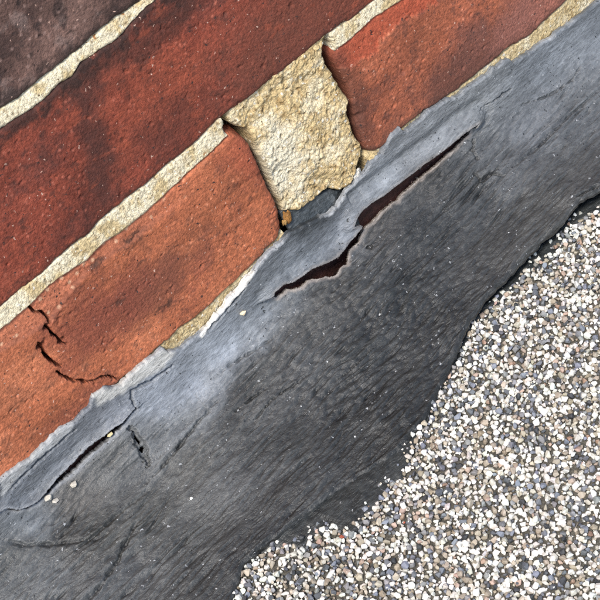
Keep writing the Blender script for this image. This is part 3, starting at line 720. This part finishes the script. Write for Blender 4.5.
cc = mixc(np.broadcast_to(lin(52, 55, 55), u.shape+(3,)), lin(38, 41, 41), sstep(-0.3, 0.3, fbm(u, yy, 12, 4, 173)))
P = np.c_[u.ravel(), yy.ravel(), zz.ravel()]
def down(vs):
    q = P[vs].copy(); q[:, 2] = -2.4; return q
V, F, c = skirt(P, grid_faces(len(tx), len(tv)), cc.reshape(-1, 3), [down])
tag(mesh_obj('bitumen_smear', V-flashing_inv, F, M_FLASH, flashing, c), 'black bitumen smeared along the lower edge')

# ------------------------------------------------------------------ stone chippings
def hulls(n, seed, pts=11):
    r_ = np.random.default_rng(seed); out = []
    for k in range(n):
        bm = bmesh.new(); i_ = np.arange(pts)+0.5; ph = np.arccos(1-2*i_/pts); tht = np.pi*(1+5**0.5)*i_
        p = np.c_[np.cos(tht)*np.sin(ph), np.sin(tht)*np.sin(ph), np.cos(ph)]+r_.normal(size=(pts, 3))*0.36
        p /= np.linalg.norm(p, axis=1)[:, None]; p *= r_.uniform(0.8, 1.05, (pts, 1))
        p *= np.array([1, r_.uniform(0.75, 1), r_.uniform(0.6, 0.9)])
        vs = [bm.verts.new(q) for q in p]; res = bmesh.ops.convex_hull(bm, input=vs)
        bmesh.ops.delete(bm, geom=[g for g in res['geom_interior'] if isinstance(g, bmesh.types.BMVert)], context='VERTS')
        bmesh.ops.bevel(bm, geom=list(bm.edges), offset=0.06, segments=1, affect='EDGES', profile=0.5)
        bmesh.ops.triangulate(bm, faces=bm.faces[:]); bm.verts.index_update()
        out.append((np.array([v_.co[:] for v_ in bm.verts]), np.array([[l.vert.index for l in f.loops] for f in bm.faces]))); bm.free()
    return out
H = hulls(60, 5, 11)
PAL = [((224, 222, 214), 36), ((204, 199, 188), 19), ((176, 166, 149), 13), ((154, 142, 125), 9), ((140, 140, 140), 9), ((112, 115, 120), 8), ((124, 129, 140), 6), ((88, 91, 96), 5), ((62, 64, 66), 3), ((180, 157, 142), 2.5), ((158, 132, 114), 0.9), ((168, 92, 70), 0.04)]
pc = np.array([lin(*k) for k, _ in PAL]); pw = np.array([k for _, k in PAL]); pw = pw/pw.sum()
def chips(pos, size, seed):
    r_ = np.random.default_rng(seed); VV, FF, CC = [], [], []; base = 0
    n = len(pos); kinds = r_.integers(0, len(H), n); ci = r_.choice(len(pc), n, p=pw)
    for i in range(n):
        v_, f_ = H[kinds[i]]
        q = r_.normal(size=4); q /= np.linalg.norm(q); a, b, c_, d_ = q
        R = np.array([[1-2*(c_*c_+d_*d_), 2*(b*c_-a*d_), 2*(b*d_+a*c_)], [2*(b*c_+a*d_), 1-2*(b*b+d_*d_), 2*(c_*d_-a*b)], [2*(b*d_-a*c_), 2*(c_*d_+a*b), 1-2*(b*b+c_*c_)]])
        VV.append(v_@R.T*size[i]+pos[i]); FF.append(f_+base); base += len(v_)
        cc_ = pc[ci[i]]*r_.uniform(0.82, 1.08)*(1+0.02*r_.normal(size=3)); CC.append(np.broadcast_to(cc_, (len(v_), 3)))
    return np.concatenate(VV), np.concatenate(FF), np.concatenate(CC)
def scatter(x0, x1, y0, y1, sp_, seed):
    r_ = np.random.default_rng(seed); gx_, gy_ = np.meshgrid(np.arange(x0, x1, sp_), np.arange(y0, y1, sp_*0.9), indexing='ij')
    gx_ = gx_+((np.arange(gx_.shape[1]) % 2)*sp_/2)[None, :]
    p = np.c_[gx_.ravel(), gy_.ravel()]; return p+r_.uniform(-0.3, 0.3, p.shape)*sp_, r_
def pack(x0, x1, y0, y1, seed):
    """dart throwing, large chips first, so that neighbours touch without merging"""
    r_ = random.Random(seed); cell = 5.0; g = {}; out = []
    for n, a, b, tight in ((9000, 1.8, 2.3, 0.66), (30000, 1.4, 1.9, 0.64), (40000, 1.0, 1.45, 0.60), (40000, 0.65, 1.0, 0.60)):
        for _ in range(n):
            x = r_.uniform(x0, x1); y = r_.uniform(y0, y1); q = r_.uniform(a, b)
            yl = fgy_s(x)
            if y > yl and not (y < yl+7*r_.random()**2 and r_.random() < 0.25): continue
            ci, cj = int(x//cell), int(y//cell); ok = True
            for i in (-1, 0, 1):
                for j in (-1, 0, 1):
                    for (X2, Y2, R2) in g.get((ci+i, cj+j), ()):
                        if (X2-x)**2+(Y2-y)**2 < (tight*(q+R2))**2: ok = False; break
                    if not ok: break
                if not ok: break
            if ok:
                g.setdefault((ci, cj), []).append((x, y, q)); out.append((x, y, r_.uniform(0.0, 1.5), q))
    return np.array(out)
gtab_x = np.arange(-220, 320, 0.5); gtab_y = fgy(gtab_x)-0.8+1.6*fbm(gtab_x, gtab_x*0, 7, 3, 77)
def fgy_s(x): return gtab_y[int((x+220)*2)]
pk = np.vstack([pack(-150, 235, -270, -35, 4), pack(-150, 235, -270, -35, 5)[::3][:, :]*1.0+np.array([0, 0, 1.5, 0])])
pos = pk[:, :3]; size = pk[:, 3]*1.04
V, F, c = chips(pos, size, 5)
grav = mesh_obj('stone_chippings', V, F, M_CHIP, None, c, smooth=False)
tag(grav, 'bed of small white, grey, tan and blue grey stone chippings on the roof', 'gravel', kind='stuff')
print('chips', len(pos), 'tris', len(F))

# black bitumen bed that the chippings are stuck in
bx_, by_ = np.meshgrid(np.linspace(-170, 255, 180), np.linspace(-290, -20, 120), indexing='ij')
bz_ = -0.75+0.5*fbm(bx_, by_, 12, 3, 191); P = np.c_[bx_.ravel(), by_.ravel(), bz_.ravel()]
def dn_(vs):
    q = P[vs].copy(); q[:, 2] = -2.45; return q
V, F, c = skirt(P, grid_faces(180, 120), np.broadcast_to(lin(98, 95, 87), P.shape).copy(), [dn_])
mesh_obj('bitumen_bed', V, F, M_TAR, deck, c)

# ------------------------------------------------------------------ loose bits lying on the flashing
def surf_point(px):
    x_, s_ = on_sheet([px])[0]; j = np.argmin((org[:, 0]-x_)**2+(np.interp(-org[:, 2], -PC[:, 1], PS)-s_)**2)
    return org[j], NV[j]
loose = [((49, 498), 2.6, (192, 186, 174), 'larger white grit lump lying just below the slit in the flashing'),
         ((56, 501), 1.9, (184, 178, 168), 'smaller white grit lump beside the larger one below the slit'),
         ((74, 484), 2.2, (186, 179, 166), 'white grit lump alone higher along the slit in the flashing'),
         ((109, 434), 1.8, (214, 196, 150), 'cream mortar crumb caught in the slit of the flashing'),
         ((243, 313), 1.9, (226, 206, 172), 'small cream stone stuck on blue grey flashing beside the white torn edge'),
         ((191, 498), 1.1, (236, 234, 226), 'tiny white stone on the grey slope of the flashing')]
for i, (px, s_, c_, lab) in enumerate(loose):
    p, nrm = surf_point(px); v_, f_ = H[i+3]
    V = v_*s_*np.array([1, 1, 0.9]); cc = np.broadcast_to(lin(*c_), V.shape)
    o = mesh_obj('loose_grit', V, f_, M_CHIP, None, cc, smooth=False)
    xs_ = on_sheet([px])[0]; base = np.array([xs_[0], np.interp(xs_[1], PS, PC[:, 0]), np.interp(xs_[1], PS, PC[:, 1])])
    up_ = max(float(np.dot(p-base, nrm)), 0.3) if 'crumb' in lab else float(np.dot(p-base, nrm))      # the crumb bridges the slit, the others lie on the sheet
    o.location = ((base+nrm*(up_+s_*0.45))*MM).tolist(); tag(o, lab, 'grit', 'loose grit on the flashing')
